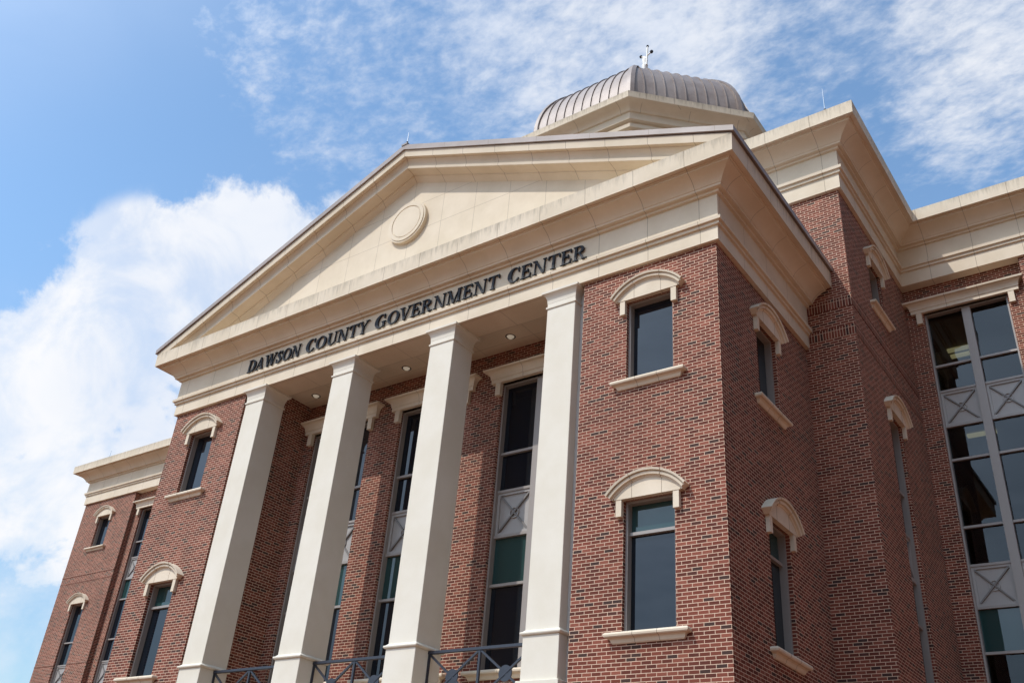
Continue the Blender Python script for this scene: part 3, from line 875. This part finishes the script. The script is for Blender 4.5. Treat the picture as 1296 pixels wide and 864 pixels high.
# ------------------------------------------------------------------ lettering
def ell(cx_, cz_, rx, rz, a0, a1, n=18):
    return [(cx_+rx*math.cos(math.radians(a0+(a1-a0)*i/n)), cz_+rz*math.sin(math.radians(a0+(a1-a0)*i/n))) for i in range(n+1)]
def band(o, i): return o+i[::-1]
TK, TN, SF = 0.132, 0.052, 0.045     # thick, thin, serif height
def stem(x, w, z0=0.0, z1=1.0): return [(x, z0), (x+w, z0), (x+w, z1), (x, z1)]
def serif(x, w, z): return [(x-0.09, z), (x+w+0.09, z), (x+w+0.09, z+SF), (x-0.09, z+SF)]
def diag(xa, za, xb, zb, w): return [(xa, za), (xa+w, za), (xb+w, zb), (xb, zb)]
def brush(pts, n=10):
    P = [pts[0]]+pts+[pts[-1]]; sp = []
    for i in range(1, len(P)-2):
        for k in range(n):
            t = k/n; q = []
            for c in range(3):
                a, b_, c_, d = P[i-1][c], P[i][c], P[i+1][c], P[i+2][c]
                q.append(0.5*((2*b_)+(-a+c_)*t+(2*a-5*b_+4*c_-d)*t*t+(-a+3*b_-3*c_+d)*t**3))
            sp.append(q)
    sp.append(list(pts[-1])); L, Rr = [], []
    for i, (x, z, w) in enumerate(sp):
        a, b_ = sp[max(i-1, 0)], sp[min(i+1, len(sp)-1)]
        d = Vector((b_[0]-a[0], b_[1]-a[1])).normalized(); n_ = Vector((-d.y, d.x))*w/2
        L.append((x+n_.x, z+n_.y)); Rr.append((x-n_.x, z-n_.y))
    return L+Rr[::-1]
def C_arc(wd):
    c = wd/2
    return [band(ell(c+0.02, 0.5, c, 0.52, 48, 312, 30), ell(c+0.07, 0.5, c-0.185, 0.455, 52, 308, 30))]
GL = {
 'D': (0.86, [stem(0.10, TK), serif(0.10, 0.14, 0), serif(0.10, 0.14, 1-SF), band([(0.2, 1.0)]+ell(0.36, 0.5, 0.47, 0.5, 90, -90)+[(0.2, 0)], [(0.2, 1-SF)]+ell(0.33, 0.5, 0.31, 0.44, 90, -90)+[(0.2, SF)])]),
 'A': (0.88, [diag(0.07, 0, 0.36, 1.0, TN), diag(0.60, 0, 0.34, 1.02, TK), [(0.2, 0.31), (0.62, 0.31), (0.60, 0.38), (0.22, 0.38)], serif(0.06, 0.08, 0), serif(0.58, 0.2, 0)]),
 'W': (1.24, [diag(0.32, -0.02, 0.08, 1.0, TK), diag(0.36, -0.02, 0.60, 0.97, TN), diag(0.80, -0.02, 0.54, 1.0, TK), diag(0.84, -0.02, 1.10, 1.0, TN), serif(0.06, 0.15, 1-SF), serif(0.53, 0.14, 1-SF), serif(1.08, 0.08, 1-SF)]),
 'S': (0.62, [brush([(0.50, 0.74, 0.05), (0.49, 0.84, 0.07), (0.32, 0.965, 0.09), (0.14, 0.77, 0.15), (0.30, 0.54, 0.2), (0.47, 0.27, 0.16), (0.29, 0.035, 0.09), (0.10, 0.15, 0.07), (0.085, 0.29, 0.05)]),
              stem(0.485, 0.05, 0.68, 0.99), stem(0.06, 0.05, 0.02, 0.33)]),
 'O': (0.92, [[(0.46+0.44*math.cos(math.radians(a)), 0.5+0.52*math.sin(math.radians(a))) for a in range(0, 361, 9)] +
              [(0.46+0.255*math.cos(math.radians(a)), 0.5+0.45*math.sin(math.radians(a))) for a in range(360, -1, -9)]]),
 'N': (0.92, [stem(0.14, TN), stem(0.73, TN), diag(0.64, -0.02, 0.10, 1.0, TK), serif(0.14, TN, 0), serif(0.73, TN, 1-SF), serif(0.08, 0.1, 1-SF)]),
 'C': (0.80, C_arc(0.80)+[stem(0.66, 0.055, 0.66, 1.0), brush([(0.72, 0.25, 0.05), (0.66, 0.15, 0.07), (0.58, 0.08, 0.08)], 4)]),
 'U': (0.88, [stem(0.13, TK, 0.3, 1.0), stem(0.70, TN, 0.3, 1.0), band(ell(0.455, 0.32, 0.325, 0.34, 180, 360), ell(0.51, 0.32, 0.195, 0.265, 180, 360)), serif(0.13, TK, 1-SF), serif(0.70, TN, 1-SF)]),
 'T': (0.78, [stem(0.30, TK), serif(0.30, TK, 0), [(0.03, 1-SF*1.3), (0.75, 1-SF*1.3), (0.75, 1.0), (0.03, 1.0)], [(0.02, 0.72), (0.07, 0.72), (0.12, 0.95), (0.02, 0.95)], [(0.76, 0.72), (0.71, 0.72), (0.66, 0.95), (0.76, 0.95)]]),
 'Y': (0.82, [stem(0.31, TK, 0.0, 0.5), serif(0.31, TK, 0), diag(0.31, 0.45, 0.05, 1.0, TK), diag(0.38, 0.47, 0.66, 1.0, TN), serif(0.06, 0.15, 1-SF), serif(0.64, 0.10, 1-SF)]),
 'G': (0.90, C_arc(0.86)+[stem(0.66, 0.055, 0.68, 1.0), stem(0.62, TK, 0.06, 0.42), serif(0.62, TK, 0.40)]),
 'V': (0.82, [diag(0.32, -0.02, 0.06, 1.0, TK), diag(0.37, -0.02, 0.66, 1.0, TN), serif(0.05, 0.18, 1-SF), serif(0.64, 0.10, 1-SF)]),
 'E': (0.72, [stem(0.10, TK), serif(0.10, 0.14, 0), serif(0.10, 0.14, 1-SF), [(0.2, 1-SF*1.2), (0.62, 1-SF*1.2), (0.62, 1.0), (0.2, 1.0)], [(0.2, 0), (0.65, 0), (0.65, SF*1.2), (0.2, SF*1.2)], [(0.2, 0.48), (0.48, 0.48), (0.48, 0.555), (0.2, 0.555)],
              [(0.60, 0.75), (0.645, 0.75), (0.645, 0.99), (0.55, 0.97)], [(0.63, 0.01), (0.68, 0.30), (0.635, 0.30), (0.56, 0.03)], stem(0.45, 0.05, 0.40, 0.64)]),
 'R': (0.84, [stem(0.10, TK), serif(0.10, 0.14, 0), serif(0.10, 0.14, 1-SF), band([(0.2, 1.0)]+ell(0.36, 0.745, 0.30, 0.255, 90, -90)+[(0.2, 0.49)], [(0.2, 0.94)]+ell(0.34, 0.745, 0.145, 0.195, 90, -90)+[(0.2, 0.55)]),
              diag(0.60, 0, 0.30, 0.52, TK), serif(0.64, 0.12, 0)]),
 'M': (1.08, [stem(0.13, TN), stem(0.80, TK), diag(0.46, 0.0, 0.09, 1.0, TK), diag(0.50, 0.0, 0.80, 1.0, TN), serif(0.13, TN, 0), serif(0.80, TK, 0), serif(0.07, 0.12, 1-SF), serif(0.83, 0.14, 1-SF)]),
}
SIGN = empty('building_sign', 'dark serif letters reading DAWSON COUNTY GOVERNMENT CENTER on the cream frieze', 'sign', loc=(0, -0.15, 14.14))
YF, ZL, CAP, SLANT = -0.13, 14.13, 0.43, 0.055
for word, xa, xb in (('DAWSON', -6.45, -3.93), ('COUNTY', -3.72, -1.00), ('GOVERNMENT', -0.79, 3.83), ('CENTER', 4.06, 6.60)):
    adv = [(GL[c][0]+0.04)*(1.05 if i == 0 else 1.0) for i, c in enumerate(word)]
    k = (xb-xa-CAP*SLANT*0.8)/sum(adv); x = xa
    for i, c in enumerate(word):
        h = CAP*(1.05 if i == 0 else 1.0); kk = k*(1.05 if i == 0 else 1.0)
        m = MB()
        for q, poly in enumerate(GL[c][1]):
            pts = [(x+px*kk+pz*h*SLANT, ZL+pz*h) for px, pz in poly]
            m.prism(pts, YF-0.02, YF-0.062-0.0022*q, 'letter')
        m.build('letter', SIGN, merge=False)
        x += adv[i]*k
adopt(SIGN)

# ------------------------------------------------------------------ railings
def railing(xa, xb, label):
    r = empty('balcony_railing', label, 'railing', 'balcony railings between the columns', loc=((xa+xb)/2, 0.38, 3.5))
    T = front(0, 0.38)
    m = MB(T); m.box(xa, xb, -0.045, 0.045, 4.745, 4.815, 'rail'); m.box(xa, xb, -0.03, 0.03, 3.62, 3.67, 'rail'); m.build('rail', r, bevel=0.006)
    n = 2
    for i in range(n+1):
        x = xa+0.03+(xb-xa-0.06)*i/n
        m = MB(T); m.box(x-0.028, x+0.028, -0.028, 0.028, 3.5, 4.744, 'rail'); m.build('post', r)
    for i in range(n):
        x0 = xa+0.06+(xb-xa-0.06)*i/n; x1 = xa+(xb-xa-0.06)*(i+1)/n
        m = MB(T); m.bar((x0, 4.74), (x1, 3.68), 0.045, -0.022, 0.022, 'rail'); m.bar((x0, 3.68), (x1, 4.74), 0.045, -0.026, 0.026, 'rail'); m.build('cross_bar', r)
        m = MB(T); m.disc((x0+x1)/2, 4.21, 0.175, -0.012, 0.014, 'rail', 28); m.build('roundel', r)
    adopt(r)
railing(-5.36, -2.34, 'dark blue metal balcony railing between the two leftmost columns')
railing(-1.46, 1.46, 'dark blue metal balcony railing between the two middle columns')
railing(2.34, 5.36, 'dark blue metal balcony railing between the two rightmost columns')

# ------------------------------------------------------------------ recessed lights in the portico ceiling
LY = 1.345
for x, lab in ((-4.63, 'round recessed light in the portico ceiling between the two leftmost columns'),
               (-0.73, 'round recessed light in the portico ceiling between the two middle columns'),
               (3.15, 'round recessed light in the portico ceiling between the two rightmost columns')):
    d = empty('ceiling_light', lab, 'ceiling light', 'recessed lights in the portico ceiling', loc=(x, LY, ZS))
    m = MB(); m.lathe((x, LY), [(0.10, ZS+0.01), (0.135, ZS-0.012), (0.15, ZS+0.0), (0.152, ZS+0.013)], 'letter', 24); m.build('trim_ring', d, recalc=False)
    m = MB(); m.lathe((x, LY), [(0.105, ZS-0.004), (0.085, ZS-0.02), (0.06, ZS-0.055), (0.0, ZS-0.06)], 'bulb', 20); m.build('lamp', d, recalc=False)
    adopt(d)

# ------------------------------------------------------------------ lightning rods
def rod(x, y, z, h, label, tip=0.009):
    r = empty('lightning_rod', label, 'lightning rod', 'lightning rods on the roof edges', loc=(x, y, z))
    m = MB(); m.lathe((x, y), [(0.0, z-0.04), (0.09, z-0.03), (0.08, z+0.03), (0.035, z+0.07), (0.03, z+0.16), (0.0, z+0.165)], 'letter', 12); m.build('base', r)
    m = MB(); m.tube((x, y, z+0.1), (x, y, z+h), 0.014, tip, 'steel', 8); m.build('spike', r)
    adopt(r)
rod(0.0, -0.86, 20.42, 0.55, 'slim lightning rod at the peak of the pediment roof')
rod(11.5, 4.8, 20.74, 1.0, 'slim lightning rod on the high cornice right of the dome')
rod(-33.9, 10.85, 20.74, 0.6, 'slim lightning rod at the far left end of the cornice')
